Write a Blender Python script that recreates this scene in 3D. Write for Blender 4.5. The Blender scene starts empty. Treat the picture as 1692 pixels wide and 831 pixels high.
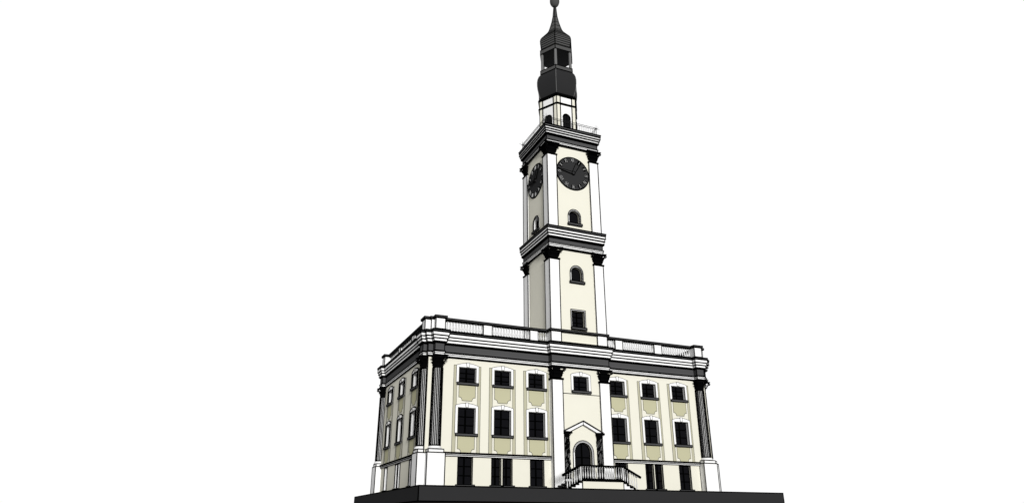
import bpy, math, random
from math import sin, cos, pi, radians as R
from mathutils import Vector as V
from mathutils.geometry import tessellate_polygon
random.seed(4)
S = bpy.context.scene; C = S.collection

# ------------------------------------------------------------------ materials
def mat(name, col, rough=.9, var=.03, spec=0.0, scale=.7):
    m = bpy.data.materials.new(name); m.use_nodes = True
    n = m.node_tree.nodes; l = m.node_tree.links; b = n['Principled BSDF']
    tc = n.new('ShaderNodeTexCoord'); no = n.new('ShaderNodeTexNoise'); no.inputs['Scale'].default_value = scale
    no.inputs['Detail'].default_value = 4
    mx = n.new('ShaderNodeMix'); mx.data_type = 'RGBA'
    mx.inputs[6].default_value = (*[c*(1-var) for c in col], 1); mx.inputs[7].default_value = (*[min(1, c*(1+var)) for c in col], 1)
    l.new(tc.outputs['Object'], no.inputs['Vector']); l.new(no.outputs['Fac'], mx.inputs[0]); l.new(mx.outputs[2], b.inputs['Base Color'])
    b.inputs['Roughness'].default_value = rough; b.inputs['Specular IOR Level'].default_value = spec
    return m
M = dict(
 white=mat('white_plaster', (.82, .82, .82)),
 cream=mat('cream_plaster', (.715, .698, .605)),
 beige=mat('beige_plaster', (.46, .445, .30)),
 strip=mat('pale_beige_plaster', (.45, .435, .325)),
 grey=mat('dark_grey_stone', (.068, .068, .070)),
 slab=mat('charcoal_slab', (.026, .026, .027)),
 ink=mat('black_outline_metal', (.001, .001, .001), var=0, spec=0),
 fine=mat('grey_outline_metal', (.10, .10, .09), var=0, spec=0),
 wire=mat('grey_wire', (.02, .02, .02), var=0, spec=0),
 black=mat('blackened_bronze', (.0022, .0022, .0025), rough=.8, spec=0),
 copper=mat('dark_patinated_copper', (.024, .024, .025), rough=.8, spec=.03),
 slate=mat('grey_slate', (.075, .075, .075), rough=.7),
 seam=mat('pale_lead_seam', (.15, .15, .15)),
 metal=mat('grey_painted_metal', (.13, .13, .13), rough=.5, spec=.3),
 glass=mat('dark_window_glass', (.0060, .0060, .0072), rough=.6, spec=.0),
 sash=mat('black_window_sash', (.0012, .0012, .0012), rough=.8, spec=0),
 dial=mat('charcoal_dial', (.030, .030, .031)),
)

LW = 1.5
# ------------------------------------------------------------------ mesh builder
class MB:
    def __init__(s): s.v = []; s.f = []; s.m = []; s.mats = []; s.sm = []
    def mi(s, m):
        if m not in s.mats: s.mats.append(m)
        return s.mats.index(m)
    def poly(s, pts, m, smooth=False):
        b = len(s.v); s.v += [tuple(p) for p in pts]; s.f.append(tuple(range(b, b+len(pts)))); s.m.append(s.mi(m)); s.sm.append(smooth)
    def mesh(s, vs, fs, m, smooth=False):
        b = len(s.v); s.v += [tuple(p) for p in vs]; k = s.mi(m)
        for f in fs: s.f.append(tuple(b+i for i in f)); s.m.append(k); s.sm.append(smooth)
    def bar(s, a, b, r=.03, m='ink', r2=None):
        a = V(a); b = V(b); d = b-a
        if m == 'ink' and r > .01: r *= LW; r2 = r2*LW if r2 else None
        if d.length < 1e-5: return
        d.normalize(); u = d.cross(V((0, 0, 1)))
        if u.length < .1: u = d.cross(V((0, 1, 0)))
        u.normalize(); w = d.cross(u); r2 = r if r2 is None else r2
        a2 = a-d*r*.5; b2 = b+d*r*.5
        vs = [a2+(u*x+w*y)*r for x, y in ((1, 0), (0, 1), (-1, 0), (0, -1))]+[b2+(u*x+w*y)*r2 for x, y in ((1, 0), (0, 1), (-1, 0), (0, -1))]
        s.mesh(vs, [(0, 1, 5, 4), (1, 2, 6, 5), (2, 3, 7, 6), (3, 0, 4, 7), (3, 2, 1, 0), (4, 5, 6, 7)], m)
    def line(s, pts, r=.03, m='ink', closed=False):
        n = len(pts)
        for i in range(n if closed else n-1): s.bar(pts[i], pts[(i+1) % n], r, m)
    def box(s, x0, x1, y0, y1, z0, z1, m, ink=.03, inkm='ink'):
        p = [(x, y, z) for z in (z0, z1) for x, y in ((x0, y0), (x1, y0), (x1, y1), (x0, y1))]
        s.mesh(p, [(3, 2, 1, 0), (4, 5, 6, 7), (0, 1, 5, 4), (1, 2, 6, 5), (2, 3, 7, 6), (3, 0, 4, 7)], m)
        if ink:
            for a, b in ((0, 1), (1, 2), (2, 3), (3, 0), (4, 5), (5, 6), (6, 7), (7, 4), (0, 4), (1, 5), (2, 6), (3, 7)): s.bar(p[a], p[b], ink, inkm)
    def lathe(s, prof, m, n=16, c=(0, 0), smooth=True, ang=0, cap=True):
        vs = []; fs = []
        for r, z in prof:
            for i in range(n):
                a = ang+2*pi*i/n; vs.append((c[0]+r*cos(a), c[1]+r*sin(a), z))
        for k in range(len(prof)-1):
            for i in range(n): j = (i+1) % n; fs.append((k*n+i, k*n+j, (k+1)*n+j, (k+1)*n+i))
        s.mesh(vs, fs, m, smooth)
        if cap:
            s.mesh(vs[:n], [tuple(range(n))[::-1]], m); s.mesh(vs[-n:], [tuple(range(n))], m)
    # plate: a polygon with holes in a facade frame, extruded from depth d0 (front, outward) to d1 (back)
    def plate(s, F, outer, holes, d0, d1, m, ink=.02, inkm='ink', reveal=None, rink=None, outerside=True):
        rings = [outer]+holes
        flat = [p for r in rings for p in r]
        tris = tessellate_polygon([[V((x, z, 0)) for x, z in r] for r in rings])
        n0 = len(flat); vs = [F(x, d0, z) for x, z in flat]
        s.mesh(vs, [tuple(t) for t in tris], m)
        for k, r in enumerate(rings):
            mm = m if k == 0 else (reveal or m)
            if k == 0 and not outerside: continue
            n = len(r)
            for i in range(n):
                (x, z), (u, w) = r[i], r[(i+1) % n]
                s.poly([F(x, d0, z), F(u, d0, w), F(u, d1, w), F(x, d1, z)], mm)
            if ink: s.line([F(x, d0, z) for x, z in r], ink if (k == 0 or rink is None) else rink, inkm, True)
    # profile swept along a closed axis-aligned path (outward on the right-hand side of travel)
    def sweep(s, path, prof, ink=.025, mitre=.022, closed_prof=False):
        n = len(path)
        def off(i, o):
            a, b, c = V(path[i-1]), V(path[i]), V(path[(i+1) % n])
            d1 = (b-a).normalized(); d2 = (c-b).normalized()
            return V((b.x+(d1.y+d2.y)*o, b.y-(d1.x+d2.x)*o))
        rings = [[off(i, o) for i in range(n)] for o, z, m, k in prof]
        K = len(prof)
        for k in range(K if closed_prof else K-1):
            k2 = (k+1) % K
            for i in range(n):
                j = (i+1) % n; z0 = prof[k][1]; z1 = prof[k2][1]
                s.poly([(*rings[k][i], z0), (*rings[k][j], z0), (*rings[k2][j], z1), (*rings[k2][i], z1)], prof[k][2])
                if mitre: s.bar((*rings[k][i], z0), (*rings[k2][i], z1), mitre)
        for k in range(K):
            r = prof[k][3]
            if r:
                r = ink if r is True else r
                s.line([(*p, prof[k][1]) for p in rings[k]], r, 'ink', True)
    def build(s, name, parent=None, loc=None, label=None):
        me = bpy.data.meshes.new(name); me.from_pydata(s.v, [], s.f)
        for m in s.mats: me.materials.append(M[m])
        me.polygons.foreach_set('material_index', s.m); me.polygons.foreach_set('use_smooth', s.sm)
        me.update(); o = bpy.data.objects.new(name, me); C.objects.link(o)
        if parent: o.parent = parent
        if loc: o.location = loc
        if label: o['label'] = label
        return o
def dup(o, parent, loc, rotz=0, sx=1):
    c = o.copy(); C.objects.link(c); c.parent = parent; c.location = loc; c.rotation_euler = (0, 0, rotz); c.scale = (sx, 1, 1)
    for g in o.children:
        d = g.copy(); C.objects.link(d); d.parent = c
    return c

# facade frames: F(u, d, z): u along the wall, d outward distance from the wall plane
HX, D, WX = 13.3, 15.4, 2.75
front = lambda x, d, z: (x, -d, z)
risal = lambda x, d, z: (x, -.42-d, z)
leftF = lambda y, d, z: (-HX-d, y, z)
def rect(x0, x1, z0, z1): return [(x0, z0), (x1, z0), (x1, z1), (x0, z1)]
def arch(xc, w, z0, zs, n=14, h=None):
    h = h or w
    return [(xc-w, z0), (xc+w, z0)]+[(xc+w*cos(pi*i/n), zs+h*sin(pi*i/n)) for i in range(n+1)]

hall = bpy.data.objects.new('town_hall', None); C.objects.link(hall)
hall['label'] = 'cream and white town hall with tall clock tower and fluted corner columns on dark slab'
hall['category'] = 'building'

# ------------------------------------------------------------------ ground slab
g = MB(); g.box(-15.19, 15.19, -5.93, 15.75, -.95, 0, 'slab', .03); go = g.build('ground'); go['kind'] = 'structure'

# ------------------------------------------------------------------ window bays
HW, SW = .73, .885
ZT1, ZS1, ZT2, ZS2 = 6.11, 4.14, 9.27, 8.05
GT, GB, GW = 2.42, .42, .60
XL = [-10., -6.98, -3.965]; XR = [3.82, 7.06, 10.22]; YL = [3.4, 7.7, 12.0]
DEP = .30
def dep(F): return .42 if F is leftF else DEP
def hole(x, z0, z1, hw): return rect(x-hw, x+hw, z0, z1)
def ground_holes(xs, pair):
    hs = []
    for i, x in enumerate(xs):
        if i == pair: hs += [rect(x-.87, x-.07, GB, GT), rect(x+.07, x+.87, GB, GT)]
        else: hs += [rect(x-GW, x+GW, GB, GT)]
    return hs
def tall_holes(xs):
    return [h for x in xs for h in (hole(x, ZS1, ZT1, HW), hole(x, ZS2, ZT2, HW))]

# walls
for xs, x0, x1, pr_ in ((XL, -HX, -WX, 1), (XR, WX, HX, 1)):
    w = MB(); w.plate(front, rect(x0, x1, 0, 10.2), ground_holes(xs, 1)+tall_holes(xs), 0, -DEP, 'cream', ink=0, outerside=False)
    for h in ground_holes(xs, 1): w.line([front(x, 0, z) for x, z in h], .022, 'ink', True)
    xe = x0 if x0 < -5 else x1; w.bar((xe, 0, 0), (xe, 0, 10.1), .03); w.build('wall', hall)
w = MB()
w.plate(leftF, rect(0, D, 0, 10.2), ground_holes(YL, 1)+tall_holes(YL), 0, -dep(leftF), 'cream', ink=0, outerside=False, reveal='white')
for h in ground_holes(YL, 1): w.line([leftF(x, 0, z) for x, z in h], .03, 'ink', True)
w.bar((-HX, D, 0), (-HX, D, 10.1), .03)
w.build('wall', hall)
w = MB()
w.poly([(HX, 0, 0), (HX, D, 0), (HX, D, 10.2), (HX, 0, 10.2)], 'cream'); w.poly([(HX, D, 0), (-HX, D, 0), (-HX, D, 10.2), (HX, D, 10.2)], 'cream')
w.bar((HX, D, 0), (HX, D, 10.1), .03)
w.build('wall', hall)
# the flat white roof over the main block
w = MB(); w.box(-HX+.02, HX-.02, .02, D-.02, 12.0, 12.06, 'white', 0); w.build('roof', hall)

def glazing(name, F, ring, cols, rows, par, arched=False):
    m = MB(); xs = [p[0] for p in ring]; zs = [p[1] for p in ring]
    x0, x1, z0, z1 = min(xs), max(xs), min(zs), max(zs); d = -dep(F)
    pts = [F(x, d, z) for x, z in ring]
    m.mesh(pts, [tuple(t) for t in tessellate_polygon([[V((x, z, 0)) for x, z in ring]])], 'glass')
    s = MB()
    s.line([F(x, d+.02, z) for x, z in ring], .055, 'sash', True)
    for i in range(1, cols):
        x = x0+(x1-x0)*i/cols; s.bar(F(x, d+.02, z0), F(x, d+.02, z1-.02), .075 if i*2 == cols else .03, 'sash')
    for i in range(1, rows):
        z = z0+(z1-z0)*i/rows; s.bar(F(x0, d+.02, z), F(x1, d+.02, z), .045, 'sash')
    return m, s

def window(F, xc, z0, z1, hw, z_apron=None, zone_bot=None, surround=True):
    ring = rect(xc-hw, xc+hw, z0, z1)
    pm, sm = glazing('g', F, ring, 2, 3, hall)
    wo = pm.build('window', hall)
    sm.build('sash', wo)
    s = MB()
    if surround:
        o = .235 if z1 > 8 else .235
        cz = z1+.155; az = z1+.34; H = hw+.215
        arc = [(xc+H-2*H*i/10, cz+(az-cz)*(1-((i-5)/5)**2)) for i in range(11)]
        outer = [(xc-H, z0-.02), (xc+H, z0-.02)]+arc
        fr = MB(); fr.plate(F, outer, [rect(xc-hw+.002, xc+hw-.002, z0-.018, z1)], .085, 0, 'white', ink=.035 if F is leftF else .02, inkm='ink' if F is leftF else 'fine')
        # reveal lining
        for a, b in (((xc-hw, z0), (xc-hw, z1)), ((xc+hw, z0), (xc+hw, z1)), ((xc-hw, z1), (xc+hw, z1))):
            p, q = V(F(a[0], .08, a[1])), V(F(b[0], .08, b[1])); r_, t = V(F(b[0], -dep(F), b[1])), V(F(a[0], -dep(F), a[1]))
            cen = V(F(xc, 0, (z0+z1)/2)); k = .003
            def inn(v): return v+(V((cen.x-v.x, cen.y-v.y, 0)).normalized()*k if a[0] == b[0] else V((0, 0, -k)))
            fr.poly([inn(p), inn(q), inn(r_), inn(t)], 'white')
        fo = fr.build('surround', wo)
        ks = MB(); kr = [(xc-.095, z1+.02), (xc+.095, z1+.02), (xc+.135, z1+.375), (xc-.135, z1+.375)]
        ks.plate(F, kr, [], .13, .05, 'white', ink=.02, inkm='fine'); ks.build('keystone', wo)
        sl = MB(); sl.plate(F, rect(xc-SW-.02, xc+SW+.02, z0-.18, z0), [], .2, 0, 'grey', ink=.02); sl.build('sill', wo)
    else:
        sl = MB(); sl.plate(F, rect(xc-hw-.16, xc+hw+.16, z0-.14, z0), [], .12, 0, 'grey', ink=.02); sl.build('sill', wo)
    if z_apron:
        ap = MB(); zt, zb = z0-.185, z_apron; a = .69; n = .27
        pts = [(xc-a, zt), (xc-a, zb+n)]
        pts += [(xc-a+n*sin(t)*1., zb+n-n*(1-cos(t))) for t in ()]
        # concave quarter notches
        pts += [(xc-a+n-n*cos(t)*.75-.25*n*0, zb+n-0*t-n*sin(t)*0) for t in ()]
        k = 5
        pts += [(xc-a+.06+(n-.06)*sin(pi/2*i/k), zb+n-(n-.03)*(1-cos(pi/2*i/k))) for i in range(k+1)]
        pts += [(xc-a+n+.02, zb)]
        pts = pts+[(2*xc-x, z) for x, z in reversed(pts)]
        ap.plate(F, pts, [], .055, 0, 'beige', ink=.02, inkm='fine'); ap.build('apron', wo)
    return wo

for F, xs in ((front, XL+XR), (leftF, YL)):
    for i, x in enumerate(xs):
        # tall beige strip holding the pair of upper windows, with its inner cream field
        b = MB(); H1 = 1.14; hs = [rect(x-HW, x+HW, ZS1, ZT1), rect(x-HW, x+HW, ZS2, ZT2)]
        b.plate(F, rect(x-H1, x+H1, 2.70, 9.42), hs, .02, 0, 'strip', ink=.035 if F is leftF else .018, inkm='fine')
        b.plate(F, rect(x-.86, x+.86, 6.30, 7.95), [], .04, .02, 'cream', ink=.012, inkm='fine')
        b.plate(F, rect(x-.86, x+.86, 2.705, 4.05), [], .04, .02, 'cream', ink=.012, inkm='fine')
        b.build('window_bay_panel', hall)
        window(F, x, ZS2, ZT2, HW, 6.64); window(F, x, ZS1, ZT1, HW, 2.73)
        if i in (1, 4): window(F, x-.47, GB, GT, .40, surround=False); window(F, x+.47, GB, GT, .40, surround=False)
        else: window(F, x, GB, GT, GW, surround=False)

# ------------------------------------------------------------------ central bay and tower walls
door_ring = arch(0, .78, .77, 3.07)
low_arch = arch(0, .52, 17.82, 18.65, h=.52)
up_arch = arch(0, .52, 23.52, 24.28, h=.52)
sq = rect(-.62, .62, 13.55, 15.06)
w = MB()
w.plate(risal, rect(-WX+.1, WX-.1, 0, 20.9), [door_ring, rect(-.725, .725, ZS2, ZT2), sq, low_arch], 0, -DEP, 'cream', ink=0, outerside=False)
w.bar(risal(-1.77, 0, 7.78), risal(1.77, 0, 7.78), .022)
w.build('tower_wall', hall)
w = MB()
w.plate(risal, rect(-WX+.1, WX-.1, 22.7, 31.7), [up_arch], 0, -DEP, 'cream', ink=0, outerside=False)
w.build('tower_wall', hall)
TY0, TY1 = -.575, 5.05
tleft = lambda y, d, z: (-WX+.11-d, y, z)
w = MB()
YC = 2.24
sarch = arch(YC, .52, 23.5, 24.28, h=.52)
w.plate(tleft, rect(TY0+.1, TY1-.1, 12.0, 20.9), [], 0, -DEP, 'cream', ink=0, outerside=False)
w.plate(tleft, rect(TY0+.1, TY1-.1, 22.7, 31.7), [sarch], 0, -.5, 'cream', ink=0, outerside=False, reveal='white')
w.build('tower_wall', hall)
w = MB()
for z0, z1 in ((12, 20.9), (22.7, 31.7)):
    x = WX-.155; y = TY1-.155
    w.poly([(x, TY0+.1, z0), (x, y, z0), (x, y, z1), (x, TY0+.1, z1)], 'cream')
    w.poly([(x, y, z0), (-x, y, z0), (-x, y, z1), (x, y, z1)], 'cream')
w.build('tower_wall', hall)

def framed_opening(F, ring, out_ring, z_sill, hw, par_cols=2, par_rows=3, dep=None, sill=True, name='window'):
    pm, sm = glazing('g', F, ring, par_cols, par_rows, hall)
    wo = pm.build(name, hall); sm.build('sash', wo)
    fr = MB(); fr.plate(F, out_ring, [ring], .06, 0, 'white', ink=.026); cx = sum(p[0] for p in ring)/len(ring)
    if len(ring) > 4: fr.line([F((p[0]+q[0])/2, .062, (p[1]+q[1])/2) for p, q in zip(out_ring, ring)], .016, 'ink')
    # inner moulding line of the frame
    cx = sum(p[0] for p in ring)/len(ring); cz = sum(p[1] for p in ring)/len(ring)
    fr.build('surround', wo)
    if sill:
        sl = MB(); sl.plate(F, rect(-hw+(YC if F is tleft else 0), hw+(YC if F is tleft else 0), z_sill-.2, z_sill), [], .18, 0, 'grey', ink=.028); sl.build('sill', wo)
    return wo
framed_opening(risal, sq, rect(-.72, .72, 13.55, 15.17), 13.55, .76)
framed_opening(risal, low_arch, arch(0, .66, 17.82, 18.65, h=.69), 17.82, .75, 1, 1)
framed_opening(risal, up_arch, arch(0, .66, 23.52, 24.28, h=.69), 23.52, .75, 1, 1)
framed_opening(tleft, sarch, arch(YC, .66, 23.5, 24.28, h=.69), 23.5, .75, 1, 1)
window(risal, 0, ZS2, ZT2, .725)
# doorway
pm, sm = glazing('d', risal, door_ring, 2, 1, hall)
do = pm.build('door', hall); sm.bar(risal(-.78, -.28, 2.72), risal(.78, -.28, 2.72), .045, 'sash'); sm.build('door_panel_frame', do)
fr = MB(); fr.plate(risal, arch(0, .95, .77, 3.07), [door_ring], .06, 0, 'white', ink=.024)
fr.line([risal(x, .06, z) for x, z in arch(0, .87, .77, 3.07)[1:]], .014, 'ink')
fr.build('surround', do)

# ------------------------------------------------------------------ capitals
def leaf(m, c, n, w, h, z, out):
    """one acanthus leaf: c = foot, n = outward unit vector"""
    t = V((-n.y, n.x)); pts = []
    K = ((0, 0, .8), (.35, .06, 1.), (.65, .16, 1.1), (.88, .5, .95), (1.0, 1., .55), (.9, 1.25, .15))
    for a, o, ww in K:
        for sgn in (-1, 0, 1):
            p = V((c[0], c[1]))+n*(o*out+(.02 if sgn == 0 else 0))+t*sgn*w*.5*ww
            pts.append((p.x, p.y, z+a*h))
    fs = [(k*3+i, k*3+i+1, k*3+i+4, k*3+i+3) for k in range(len(K)-1) for i in (0, 1)]
    m.mesh(pts, fs, 'black')
    for k in range(1, len(K)-1, 2):      # jagged lobes
        for sgn in (0, 2):
            a = V(pts[k*3+sgn]); b = V(pts[(k+1)*3+sgn]); s_ = -1 if sgn == 0 else 1
            q = (a+b)/2+V((t.x*s_*w*.28, t.y*s_*w*.28, .04)); m.mesh([a, b, q], [(0, 1, 2)], 'black')
def capital(cx, cy, z0, z1, hx, hy, round_=False, k=1.0):
    """Corinthian capital over a rectangular (hx, hy half sizes) or round (hx = radius) shaft"""
    m = MB(); H = z1-z0
    def ring(f): return f
    if round_:
        m.lathe([(hx*1.08, z0-.02), (hx*1.08, z0+.05), (hx*.97, z0+.08), (hx, z0+H*.5), (hx*1.25, z0+H*.88)], 'black', 20, (cx, cy))
        for row, (zz, hh, out) in enumerate(((.05, .40, .16), (.25, .45, .22))):
            for i in range(10):
                a = 2*pi*(i+.5*row)/10; n = V((cos(a), sin(a))); leaf(m, (cx+hx*n.x, cy+hx*n.y), n, hx*.62, H*hh, z0+H*zz, out*k)
    else:
        m.box(cx-hx-.05, cx+hx+.05, cy-hy-.05, cy+hy+.05, z0-.03, z0+.06, 'black', .03)
        m.box(cx-hx+.12, cx+hx-.12, cy-hy+.12, cy+hy-.12, z0+.06, z1-.1, 'black', 0)
        for row, (zz, hh, out) in enumerate(((.05, .40, .15), (.26, .45, .24))):
            for n, hl, hd in ((V((0, -1)), hx, hy), (V((-1, 0)), hy, hx), (V((1, 0)), hy, hx), (V((0, 1)), hy, hy)):
                cnt = max(2, round(hl*2/.26))+row*1
                for i in range(cnt):
                    u = -hl+(i+.5*(1-row)) * 2*hl/(cnt-row) if cnt > 1 else 0
                    t = V((-n.y, n.x)); hd_ = (hy if abs(n.y) > .5 else hx)-.11; u *= .88
                    leaf(m, (cx+n.x*hd_+t.x*u, cy+n.y*hd_+t.y*u), n, .26, H*hh, z0+H*zz, out*k)
    # volutes at the corners and the abacus
    ex = hx+.15*k; ey = (hx if round_ else hy)+.15*k
    for sx in (-1, 1):
        for sy in (-1, 1):
            vx, vy = cx+sx*ex, cy+sy*ey; z = z0+H*.78
            for t_ in range(8):
                a, b = t_*pi/4, (t_+1)*pi/4; r_ = .10*k
                m.bar((vx+sx*r_*.6*cos(a), vy+sy*r_*.6*cos(a), z+r_*sin(a)), (vx+sx*r_*.6*cos(b), vy+sy*r_*.6*cos(b), z+r_*sin(b)), .045*k, 'black')
            m.bar((cx+sx*(ex-.16), cy+sy*(ey-.16), z0+H*.5), (vx, vy, z+.06), .05*k, 'black')
    e2 = .25*k
    ax, ay = (hx if round_ else hx)+e2, (hx if round_ else hy)+e2; ci = .09*k
    pts = [(-ax, -ay), (-ax*.5, -ay+ci), (ax*.5, -ay+ci), (ax, -ay), (ax-ci, -ay*.5), (ax-ci, ay*.5), (ax, ay), (ax*.5, ay-ci), (-ax*.5, ay-ci), (-ax, ay), (-ax+ci, ay*.5), (-ax+ci, -ay*.5)]
    for zz0, zz1, f in ((z1-.13, z1-.07, .93), (z1-.07, z1-.004, 1.)):
        lo = [(cx+x*f, cy+y*f, zz0) for x, y in pts]; hi = [(x, y, zz1) for x, y, _ in lo]; n_ = len(pts)
        m.mesh(lo+hi, [tuple(range(n_))[::-1], tuple(range(n_, 2*n_))]+[(i, (i+1) % n_, n_+(i+1) % n_, n_+i) for i in range(n_)], 'black')
    return m

# giant pilasters and tower pilasters
PW = .98
def pilaster(x0, x1, y0, y1, z0, zc, ztop, k=1.0, ink=.03):
    m = MB(); m.box(x0, x1, y0, y1, z0, zc, 'white', ink); o = m.build('pilaster', hall)
    capital((x0+x1)/2, (y0+y1)/2, zc, ztop, (x1-x0)/2, (y1-y0)/2, k=k).build('capital', o)
for sx in (-1, 1):
    a, b = sorted((sx*1.77, sx*WX))
    pilaster(a, b, TY0, .12, 0, 8.9, 9.98)
    for y0, y1 in ((TY0, TY0+PW), (TY1-PW, TY1)):
        pilaster(a, b, y0, y1, 12.0, 19.68, 20.80, 1.15, .032)
        pilaster(a, b, y0, y1, 22.8, 30.40, 31.62, 1.2, .035)
# parapet panel in front of the tower foot (between the pilasters)
# ------------------------------------------------------------------ entablature, cornices
bw0, bw1 = 12.15, 12.93
def path(yf, bf, xs, bs, rw, rf, ys0=.2, ys1=1.0):
    # yf: main front plane, bf: front block plane, xs: side plane, bs: side block plane, rw/rf: central bay half width and plane
    return [(-xs, yf), (-bw1, yf), (-bw1, bf), (-bw0, bf), (-bw0, yf), (-rw, yf), (-rw, rf), (rw, rf), (rw, yf), (bw0, yf), (bw0, bf), (bw1, bf), (bw1, yf), (xs, yf),
            (xs, ys0), (bs, ys0), (bs, ys1), (xs, ys1), (xs, D+.1), (-xs, D+.1), (-xs, D-ys0+.02), (-bs, D-ys0+.02), (-bs, D-ys1), (-xs, D-ys1), (-xs, ys1), (-bs, ys1), (-bs, ys0), (-xs, ys0)]
P1 = path(-.1, -.55, 13.36, 13.70, 2.78, -.58)
def prof(z, k=1.0, h=1.0):
    """z: dict of levels"""
    a, f0, f1, b3, b2, b1, t, c = z
    w3 = (f0-a)
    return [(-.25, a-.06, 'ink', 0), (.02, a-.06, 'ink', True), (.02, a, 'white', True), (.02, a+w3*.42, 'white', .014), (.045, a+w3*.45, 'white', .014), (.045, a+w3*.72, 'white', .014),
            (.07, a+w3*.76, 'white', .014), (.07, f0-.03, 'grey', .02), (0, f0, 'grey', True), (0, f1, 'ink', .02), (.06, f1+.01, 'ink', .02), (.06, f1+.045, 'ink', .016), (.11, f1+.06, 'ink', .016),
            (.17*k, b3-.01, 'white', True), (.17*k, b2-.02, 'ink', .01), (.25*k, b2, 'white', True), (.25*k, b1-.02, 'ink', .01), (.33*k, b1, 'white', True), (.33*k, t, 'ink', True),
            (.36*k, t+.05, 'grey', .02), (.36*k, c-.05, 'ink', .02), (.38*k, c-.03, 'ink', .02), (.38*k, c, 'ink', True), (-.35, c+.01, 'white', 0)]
e = MB(); e.sweep(P1, prof((10.0, 10.34, 10.92, 11.05, 11.28, 11.51, 11.78, 11.97), .88), .029, .024); e.build('entablature', hall)
PT = [(-WX-.02, TY0-.01), (WX+.02, TY0-.01), (WX+.02, TY1+.01), (-WX-.02, TY1+.01)]
e = MB(); e.sweep(PT, prof((20.80, 21.2, 21.62, 21.80, 22.05, 22.30, 22.55, 22.78), .74), .042, .03)
e.poly([(-WX, TY0, 22.76), (WX, TY0, 22.76), (WX, TY1, 22.76), (-WX, TY1, 22.76)], 'white'); e.build('tower_cornice', hall)
e = MB(); e.sweep(PT, prof((31.60, 31.95, 32.40, 32.58, 32.80, 33.02, 33.24, 33.50), .80), .046, .032)
e.box(-WX-.2, WX+.2, TY0-.2, TY1+.2, 33.3, 33.48, 'white', 0); e.build('tower_cornice', hall)

# storey moulding above the ground floor
def string(F, u0, u1):
    for z0, z1, d in ((2.44, 2.54, .07), (2.55, 2.63, .11), (2.64, 2.72, .16)):
        yield rect(u0, u1, z0, z1), d
for F, rs in ((front, ((-11.82, -WX), (WX, 11.82))), (leftF, ((1.34, D-1.36),))):
    for a, b in rs:
        m = MB()
        for r_, d in string(F, a, b): m.plate(F, r_, [], d, 0, 'white' if d < .15 else 'ink', ink=.019)
        m.build('string_course', hall)

# ------------------------------------------------------------------ fluted corner columns on pedestals
def flutes(m, cx, cy, z0, z1, r0, r1, n=20):
    for k in range(n):
        a0 = 2*pi*k/n; a1 = 2*pi*(k+1)/n; am = (a0+a1)/2
        for (ra, aa), (rb, ab) in (((1, a0), (.93, am)), ((.93, am), (1, a1))):
            m.mesh([(cx+r0*ra*cos(aa), cy+r0*ra*sin(aa), z0), (cx+r0*rb*cos(ab), cy+r0*rb*sin(ab), z0), (cx+r1*rb*cos(ab), cy+r1*rb*sin(ab), z1), (cx+r1*ra*cos(aa), cy+r1*ra*sin(aa), z1)], [(0, 1, 2, 3)], 'white')
        m.bar((cx+r0*cos(a0), cy+r0*sin(a0), z0), (cx+r1*cos(a0), cy+r1*sin(a0), z1), .034, 'ink', .034)
def column():
    """fluted column standing at the origin, facade behind it in +y"""
    m = MB(); flutes(m, 0, 0, 3.15, 9.0, .42, .40); m.lathe([(.45, 3.1), (.45, 3.2)], 'ink', 24)
    o = m.build('column', hall)
    capital(0, 0, 8.98, 9.985, .40, .40, True, 1.0).build('capital', o)
    b = MB(); b.box(-.60, .60, -.44, .15, 2.63, 2.87, 'white', .024)
    b.lathe([(.5, 2.88), (.53, 2.93), (.53, 3.0), (.5, 3.05), (.45, 3.1)], 'white', 24); b.line([(.53*cos(2*pi*i/24), .53*sin(2*pi*i/24), 2.89) for i in range(24)], .015, 'ink', True)
    b.build('column_base', o)
    p = MB(); p.box(-.705, .705, -.50, .15, 0, 2.62, 'white', .028)
    p.build('pedestal', o)
    return o
c0 = column(); c0.location = (-12.515, -.15, 0)
dup(c0, hall, (12.515, -.15, 0)); dup(c0, hall, (-HX-.02, .62, 0), -pi/2); dup(c0, hall, (-HX-.02, D-.62, 0), -pi/2); dup(c0, hall, (HX+.02, .62, 0), pi/2)

# ------------------------------------------------------------------ roof balustrade
ZB, ZR0, ZR1 = 12.13, 12.98, 13.16
def baluster_mesh(h):
    m = MB(); P = ((.055, 0.06), (.06, .09), (.035, .13), (.05, .2), (.082, .30), (.075, .40), (.045, .58), (.034, .74), (.034, .84), (.055, .88), (.055, .93))
    pts = [(r, z*h) for r, z in P]
    m.lathe(pts, 'white', 10)
    m.box(-.085, .085, -.085, .085, -.01*h, .06*h, 'white', .022); m.box(-.075, .075, -.075, .075, .93*h, h, 'white', .012)
    for a in (pi*.1, pi*.6, pi*1.1, pi*1.6):
        m.line([((r+.002)*cos(a), (r+.002)*sin(a), z) for r, z in pts], .010, 'ink')
    m.lathe([(.065, .09*h), (.065, .115*h)], 'ink', 8)
    return m
h0 = ZR0-ZB
bal_mesh = None
def add_baluster(par, loc, h=None):
    global bal_mesh
    if bal_mesh is None:
        o = baluster_mesh(h0).build('baluster', par, loc); bal_mesh = o.data; return o
    o = bpy.data.objects.new('baluster', bal_mesh); C.objects.link(o); o.parent = par; o.location = loc
    if h: o.scale = (.62, .62, h/h0)
    return o
PB = path(.02, -.52, 13.16, 13.62, 2.77, -.58)
e = MB()
cop = [(.07, ZR0, 'ink', .02), (.12, ZR0+.05, 'grey', .022), (.12, ZR1, 'grey', .028), (-.30, ZR1, 'grey', 0), (-.30, ZR0, 'grey', 0)]
e.sweep(PB, cop, .02, .02, closed_prof=True)
e.build('parapet_coping', hall)
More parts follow.
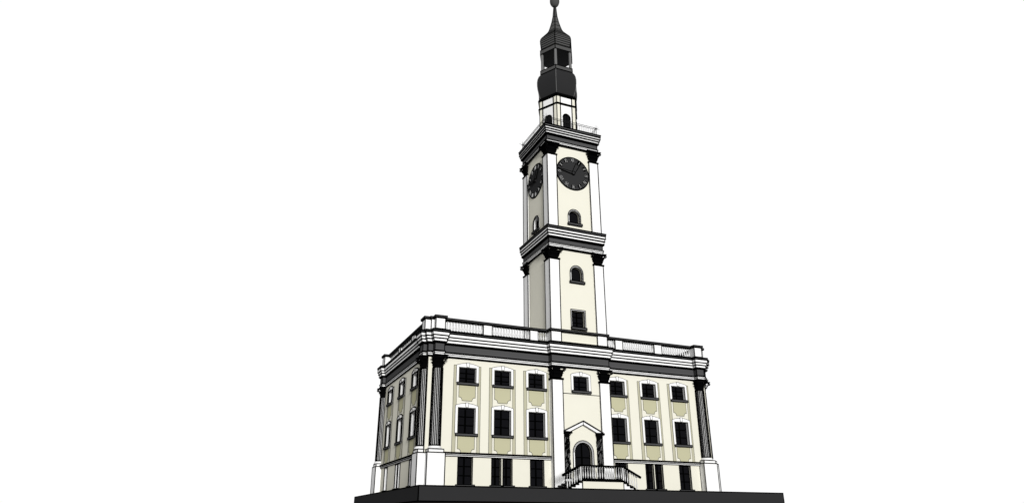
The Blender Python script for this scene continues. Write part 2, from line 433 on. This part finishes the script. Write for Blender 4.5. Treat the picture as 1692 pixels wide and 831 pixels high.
e = MB(); e.sweep(PB, [(.10, 11.98, 'grey', .02), (.10, 12.03, 'ink', .02), (.05, 12.06, 'white', .02), (.05, ZB-.02, 'white', .02), (-.30, ZB-.02, 'white', 0), (-.30, 11.98, 'white', 0)], .02, .015, True)
e.build('parapet_base', hall)
PIERS = [(-8.68, -7.91), (-4.45, -3.7), (3.93, 4.69), (8.07, 8.87)]
for side in (-1, 1):
    o = bpy.data.objects.new('balustrade', None); C.objects.link(o); o.parent = hall
    ps = [p for p in PIERS if p[0]*side > 0]
    for a, b in ps:
        m = MB(); m.box(a, b, .03, .42, ZB-.02, ZR0, 'white', .025); m.build('pier', o)
    ends = sorted([side*2.80, side*12.15]); edges = [ends[0]]+[v for p in ps for v in p]+[ends[1]]
    for k in range(0, len(edges), 2):
        a, b = edges[k], edges[k+1]; n = max(2, round((b-a)/.245))
        for i in range(n): add_baluster(o, (a+(i+.5)*(b-a)/n, .17, ZB))
o = bpy.data.objects.new('balustrade', None); C.objects.link(o); o.parent = hall
sp = [(5.25, 5.98), (9.95, 10.68)]
for a, b in sp:
    m = MB(); m.box(-13.16, -12.8, a, b, ZB-.02, ZR0, 'white', .025); m.build('pier', o)
edges = [1.0]+[v for p in sp for v in p]+[D-1.0]; bm_ = MB(); src = baluster_mesh(h0)
for k in range(0, len(edges), 2):
    a, b = edges[k], edges[k+1]; n = round((b-a)/.26)
    for i in range(n):
        y = a+(i+.5)*(b-a)/n; base = len(bm_.v)
        bm_.v += [(vx-13.02, vy+y, vz+ZB) for vx, vy, vz in src.v]; bm_.f += [tuple(base+q for q in f) for f in src.f]
        for mm in src.mats: bm_.mi(mm)
        bm_.m += [bm_.mi(src.mats[q]) for q in src.m]; bm_.sm += src.sm
bo = bm_.build('baluster', o); bo['kind'] = 'stuff'
# corner piers over the columns
def pier(x0, x1, y0, y1):
    m = MB(); m.box(min(x0, x1), max(x0, x1), y0, y1, ZB-.02, ZR0, 'white', .026); m.build('corner_pier', hall)
for sx in (-1, 1):
    pier(sx*bw0, sx*bw1, -.52, .4); pier(sx*13.62, sx*13.0, .2, 1.0); pier(sx*13.16, sx*12.7, .02, .5)
pier(-13.62, -13.0, D-1.0, D-.2); pier(-13.16, -12.7, D-.4, D+.08)

# ------------------------------------------------------------------ clocks
def numeral(par, txt, ang, r, name):
    m = MB(); hgt = .34; wd = {'I': .07, 'V': .17, 'X': .17}; tot = sum(wd[c] for c in txt)+.02*(len(txt)-1); x = -tot/2
    ca, sa = cos(ang), sin(ang)   # ang measured clockwise from 12
    def T(x, z): return (x*ca+(z+r)*sa, -.07, -x*sa+(z+r)*ca)
    pl = [T(-.21, -.20), T(.21, -.20), T(.21, .20), T(-.21, .20)]
    m.poly([(p[0], -.045, p[2]) for p in pl], 'ink'); 
    for c in txt:
        w_ = wd[c]; s_ = .009
        L = {'I': [((.5, -.5), (.5, .5))], 'V': [((0, .5), (.5, -.5)), ((.5, -.5), (1, .5))], 'X': [((0, .5), (1, -.5)), ((0, -.5), (1, .5))]}[c]
        for (a, b), (p, q) in L: m.bar(T(x+a*w_, b*hgt), T(x+p*w_, q*hgt), s_, 'white')
        x += w_+.02
    return m.build(name, par)
def clock(loc, rotz):
    m = MB(); n = 48; r = 1.73
    ring = [(r*cos(2*pi*i/n), r*sin(2*pi*i/n)) for i in range(n)]
    F = lambda x, d, z: (x, -d, z)
    m.plate(F, ring, [], .04, -.10, 'dial', ink=.035)
    o = m.build('clock_face', hall); o.location = loc; o.rotation_euler = (0, 0, rotz)
    for i, t in enumerate(['XII', 'I', 'II', 'III', 'IV', 'V', 'VI', 'VII', 'VIII', 'IX', 'X', 'XI']): numeral(o, t, i*pi/6, 1.44, 'numeral')
    def hand(name, ang, L, w, w2, d):
        ca, sa = cos(ang), sin(ang); T = lambda x, z: (x*ca+z*sa, -x*sa+z*ca)
        h = MB(); h.plate(F, [T(-w, -.12), T(w, -.12), T(w2, L), T(-w2, L)], [], d, d-.03, 'dial', ink=.024); h.build(name, o)
    hand('hour_hand', R(27), 1.12, .13, .22, .11); hand('minute_hand', R(-82), 1.66, .12, .03, .16)
    h = MB(); h.plate(F, [(.17*cos(2*pi*i/14), .17*sin(2*pi*i/14)) for i in range(14)], [], .2, .04, 'dial', ink=.024); h.build('hub', o)
clock((0, -.45, 28.78), 0); clock((-WX+.13, YC, 28.78), -pi/2)

# ------------------------------------------------------------------ gallery railing on the tower top
gx, gy0, gy1, gz0, gz1 = 2.78, -.62, 5.08, 33.5, 34.45
m = MB(); cs = [(-gx, gy0), (gx, gy0), (gx, gy1), (-gx, gy1)]
for i in range(4):
    a, b = V(cs[i]), V(cs[(i+1) % 4])
    for z in (gz1, gz1-.17, gz0+.1): m.bar((*a, z), (*b, z), .028, 'wire')
    n = 26
    for k in range(n+1):
        p = a+(b-a)*k/n; m.bar((*p, gz0), (*p, gz1-.17), .015 if k % 13 else .03, 'wire')
    for k in range(n):
        p = a+(b-a)*k/n; q = a+(b-a)*(k+1)/n; m.bar((*p, gz1-.17), (*q, gz1), .007, 'wire')
    c = V((*a, gz1-.1))
    for dx, dy, dz in ((0, 0, .45), (.3, 0, .2), (-.3, 0, .1), (0, .3, .2), (0, -.3, .1), (.28, -.2, -.15), (-.28, .2, .25)): m.bar(c, c+V((dx, dy, dz)), .022, 'ink' if dz != .1 else 'wire', .004)
m.build('gallery_railing', hall)

# ------------------------------------------------------------------ hexagonal lantern and spire
HC = (0, 2.2)
def hexp(r, z): return [(HC[0]+r*cos(pi/3*i), HC[1]+r*sin(pi/3*i), z) for i in range(6)]
def hexlathe(m, prof, mt, smooth=False): m.lathe(prof, mt, 6, HC, smooth)
L0, L1 = 33.48, 38.1; RL = 2.08
m = MB(); hexlathe(m, [(RL, L0), (RL, L1)], 'white')
lo = m.build('lantern_wall', hall)
m = MB()
for i in range(6):
    a, b = V(hexp(RL+.03, 0)[i]), V(hexp(RL+.03, 0)[(i+1) % 6]); d = (b-a).normalized(); n = V((d.y, -d.x, 0))
    for s0, s1 in ((a, a+d*.40), (b-d*.40, b)):
        for z0, z1 in ((L0, 37.0), (37.2, L1-.1)):
            m.poly([(s0.x, s0.y, z0), (s1.x, s1.y, z0), (s1.x, s1.y, z1), (s0.x, s0.y, z1)], 'cream')
        e_ = a+d*.40 if s0 == a else b-d*.40
        m.bar((e_.x, e_.y, L0), (e_.x, e_.y, L1), .04)
    m.bar((a.x, a.y, L0), (a.x, a.y, L1), .03)
m.build('corner_strip', lo)
m = MB(); hexlathe(m, [(RL+.02, 36.98), (RL+.10, 37.03), (RL+.10, 37.2), (RL+.02, 37.26)], 'black'); m.line(hexp(RL+.1, 37.1), .05, 'ink', True); m.build('band', lo)
m = MB(); hexlathe(m, [(RL+.02, 37.95), (RL+.12, 38.05), (RL+.12, 38.28), (RL+.05, 38.38)], 'black'); m.line(hexp(RL+.12, 38.1), .05, 'ink', True); m.build('lantern_cornice', lo)
for i in range(6):                   # arched openings, one on each face
    a, b = V(hexp(RL, 0)[i]), V(hexp(RL, 0)[(i+1) % 6]); mid = (a+b)/2; d = (b-a).normalized(); n = V((d.y, -d.x, 0))
    F = lambda u, dd, z, mid=mid, d=d, n=n: tuple(V((mid.x, mid.y, z))+d*u+n*dd)
    m = MB(); m.plate(F, arch(0, .36, L0+.02, 35.55, h=.40), [], .05, 0, 'glass', ink=.05); o = m.build('lantern_door', lo)
    m = MB(); m.bar(F(0, .06, L0+.05), F(0, .06, 35.9), .03, 'sash'); m.bar(F(-.36, .06, 34.9), F(.36, .06, 34.9), .03, 'sash'); m.line([F(u, .05, z) for u, z in arch(0, .44, L0+.02, 35.55, h=.48)[1:]], .012, 'ink'); m.build('sash', o) if False else m.build('door_trim', lo)
# bulb dome
dp = [(1.92, 38.36), (2.05, 38.65), (2.18, 39.05), (2.28, 39.5), (2.33, 39.95), (2.33, 40.35), (2.27, 40.75), (2.14, 41.1), (1.96, 41.36), (1.80, 41.5)]
m = MB()
for i in range(6):
    a0, a1 = pi/3*i, pi/3*(i+1)
    vs = [(HC[0]+r*cos(a), HC[1]+r*sin(a), z) for r, z in dp for a in (a0, a1)]
    m.mesh(vs, [(2*k, 2*k+1, 2*k+3, 2*k+2) for k in range(len(dp)-1)], 'copper', True)
    m.line([(HC[0]+(r+.01)*cos(a0), HC[1]+(r+.01)*sin(a0), z) for r, z in dp], .03, 'seam')
m.line(hexp(1.99, 38.37), .028, 'seam', True)
m.build('bulb_dome', hall)
# open lantern: ring, columns, ring
m = MB(); hexlathe(m, [(1.92, 41.5), (1.92, 41.95)], 'slate')
for z in (41.5, 41.95): m.line(hexp(1.92, z), .035, 'ink', True)
for a, b in zip(hexp(1.92, 41.5), hexp(1.92, 41.95)): m.bar(a, b, .03)
ol = m.build('open_lantern', hall)
for i in range(6):
    a = pi/3*i; m = MB(); c = (HC[0]+1.70*cos(a), HC[1]+1.70*sin(a)); m.lathe([(.15, 41.95), (.14, 44.15)], 'metal', 16, c)
    m.build('lantern_post', ol)
m = MB(); hexlathe(m, [(1.90, 44.1), (1.90, 44.6)], 'slate')
for z in (44.1, 44.6): m.line(hexp(1.90, z), .035, 'ink', True)
for a, b in zip(hexp(1.9, 44.1), hexp(1.9, 44.6)): m.bar(a, b, .03)
m.mesh([(x, y, 44.09) for x, y, z in hexp(1.86, 0)], [(5, 4, 3, 2, 1, 0)], 'copper')
m.build('lintel_ring', ol)
# ogee roof
rp = [(1.70, 44.6), (1.74, 44.85), (1.78, 45.1), (1.83, 45.35), (1.87, 45.6), (1.88, 45.85), (1.83, 46.1), (1.70, 46.35), (1.50, 46.6), (1.30, 46.85), (1.10, 47.1), (.92, 47.35), (.80, 47.6), (.60, 48.25), (.44, 48.85), (.27, 49.7), (.13, 51.2)]
m = MB(); hexlathe(m, rp, 'slate')
for r, z in rp[:-1]:
    m.line(hexp(r+.005, z), .030 if z < 48 else .025, 'ink', True)
for i in range(6): m.line([(HC[0]+r*cos(pi/3*i), HC[1]+r*sin(pi/3*i), z) for r, z in rp], .032, 'ink')
ro = m.build('spire_roof', hall)
m = MB(); K = 20
m.lathe([(max(.001, .54*sin(pi*k/K)), 52.02-.80*cos(pi*k/K)) for k in range(K+1)], 'slate', 32, HC, True, 0, False); m.build('finial_ball', ro)

# ------------------------------------------------------------------ portal
m = MB()
for sgn in (-1, 1):
    pts = [(sgn*1.90, 4.60), (0, 5.50), (0, 5.22), (sgn*1.40, 4.58), (sgn*1.40, 4.50), (sgn*1.90, 4.50)]
    m.plate(risal, [(sgn*1.80, 4.68), (0, 5.54), (0, 5.27), (sgn*1.24, 4.66)], [], .20, 0, 'white', ink=.022)
    m.plate(risal, [(sgn*1.86, 4.72), (0, 5.61), (0, 5.54), (sgn*1.82, 4.66)], [], .25, 0, 'grey', ink=.014)
po = m.build('pediment', hall)
for sgn in (-1, 1):
    m = MB(); cx, cy = sgn*1.51, -.46; r = .25
    m.lathe([(r, 1.12), (r*.97, 4.2)], 'black', 16, (cx, cy)); m.lathe([(r+.05, 1.02), (r+.06, 1.07), (r, 1.13)], 'ink', 16, (cx, cy))
    for k in range(3):                       # carved vine winding round the shaft
        pts = [(cx+(r+.005)*cos(a), cy+(r+.005)*sin(a), z) for i in range(29) for a, z in [((k*2*pi/3+i*.55), 1.15+i*.108)]]
        m.line(pts, .016, 'slate')
    for i in range(60):
        a = random.uniform(-pi, 0); z = 1.2+i*.048; m.bar((cx+r*cos(a), cy+r*sin(a), z), (cx+r*cos(a+.25), cy+r*sin(a+.25), z+.2), .034, random.choice(('ink', 'metal', 'slate')))
    o = m.build('portal_column', hall)
    capital(cx, cy, 4.20, 4.655, r*.95, r*.95, True, .55).build('capital', o)
    b = MB(); b.box(cx-.36, cx+.36, cy-.30, -.42, .64, .80, 'white', .018); b.box(cx-.33, cx+.33, cy-.27, -.42, .80, 1.02, 'white', .018); b.build('column_base', o)
# ------------------------------------------------------------------ entrance stair
SY0, SY1, SXW, SZ = -3.42, -.60, 1.80, .77
m = MB(); m.box(-SXW, SXW, SY0, SY1, 0, SZ-.06, 'cream', .026); m.box(-SXW-.04, SXW+.04, SY0-.05, SY1, SZ-.055, SZ, 'ink', .02)
so = m.build('entrance_stair', hall)
for sgn in (-1, 1):
    m = MB(); n = 4; rz = SZ/(n+1); run = .31
    for i in range(n):
        x0, x1 = SXW+.0, SXW+run*(n-i); z1 = rz*(i+1)
        a, b = sorted((sgn*x0, sgn*x1))
        if i == 0: m.box(a, b, SY0+.05, SY1, 0, z1, 'white', .0)
        else: m.box(a, b, SY0+.05, SY1, rz*i, z1, 'white', .0)
        # nosing and riser outlines
        e0, e1 = sorted((sgn*(x1-run-.0), sgn*(x1+.05))); m.box(e0, e1, SY0, SY1, z1-.035, z1+.004, 'grey', .018)
        m.bar((sgn*x1, SY0+.05, rz*i), (sgn*x1, SY0+.05, z1), .024)
    m.build('stair_flight', so)
rl = MB(); zr = 1.80; yr = SY0+.10; xr = SXW+.02
rl.bar((-xr-.1, yr, zr), (xr+.1, yr, zr), .062, 'ink')
rl.bar((-xr, yr, SZ+.03), (xr, yr, SZ+.03), .035, 'ink')
for sgn in (-1, 1):
    rl.bar((sgn*(xr+.1), yr, zr), (sgn*3.40, yr, 1.08), .068, 'ink')
    for k, x in enumerate((xr+.04,)): rl.bar((sgn*x, yr, SZ), (sgn*x, yr, zr), .05, 'white')
rl.build('handrail', so)
n = 17
for i in range(n): add_baluster(so, (-1.68+3.36*i/(n-1), yr, SZ+.04), zr-SZ-.08)
for sgn in (-1, 1):
    for i in range(6):
        x = 2.02+i*.205; zt = zr-.04-(x-xr)*(.72/1.48); zb = SZ-(int((x-SXW)/run)+1)*rz+.02
        add_baluster(so, (sgn*x, yr, zb), zt-zb)

# ------------------------------------------------------------------ light, world, camera
wd = bpy.data.worlds.new('World'); S.world = wd; wd.use_nodes = True
nt = wd.node_tree; N = nt.nodes; L = nt.links; bg = N['Background']
tc = N.new('ShaderNodeTexCoord'); dt = N.new('ShaderNodeVectorMath'); dt.operation = 'DOT_PRODUCT'
dt.inputs[1].default_value = (.36, .933, .35)
mr = N.new('ShaderNodeMapRange'); mr.inputs['From Min'].default_value = -.05; mr.inputs['From Max'].default_value = .55
mr.inputs['To Min'].default_value = .20; mr.inputs['To Max'].default_value = 1.02
L.new(tc.outputs['Generated'], dt.inputs[0]); L.new(dt.outputs['Value'], mr.inputs['Value']); L.new(mr.outputs['Result'], bg.inputs['Color'])
bg.inputs['Strength'].default_value = 1.0
sl = bpy.data.lights.new('sun', 'SUN'); sl.energy = 3.6; sl.angle = R(12); sl.color = (1, .995, .98)
so_ = bpy.data.objects.new('sun', sl); C.objects.link(so_)
dirv = V((.19, 1., -.12)); so_.rotation_euler = dirv.to_track_quat('-Z', 'Y').to_euler()

cam = bpy.data.cameras.new('camera'); co = bpy.data.objects.new('camera', cam); C.objects.link(co); S.camera = co
cam.sensor_width = 36; cam.lens = 1107.673/1692*36; cam.clip_end = 2000; cam.clip_start = .5
co.location = (-27.5236, -50.4433, -2.3406)
yaw, pitch = .401089, .386172
f = V((sin(yaw)*cos(pitch), cos(yaw)*cos(pitch), sin(pitch)))
co.rotation_euler = f.to_track_quat('-Z', 'Y').to_euler()
S.view_settings.view_transform = 'Standard'; S.view_settings.look = 'None'; S.view_settings.exposure = 0; S.view_settings.gamma = 1
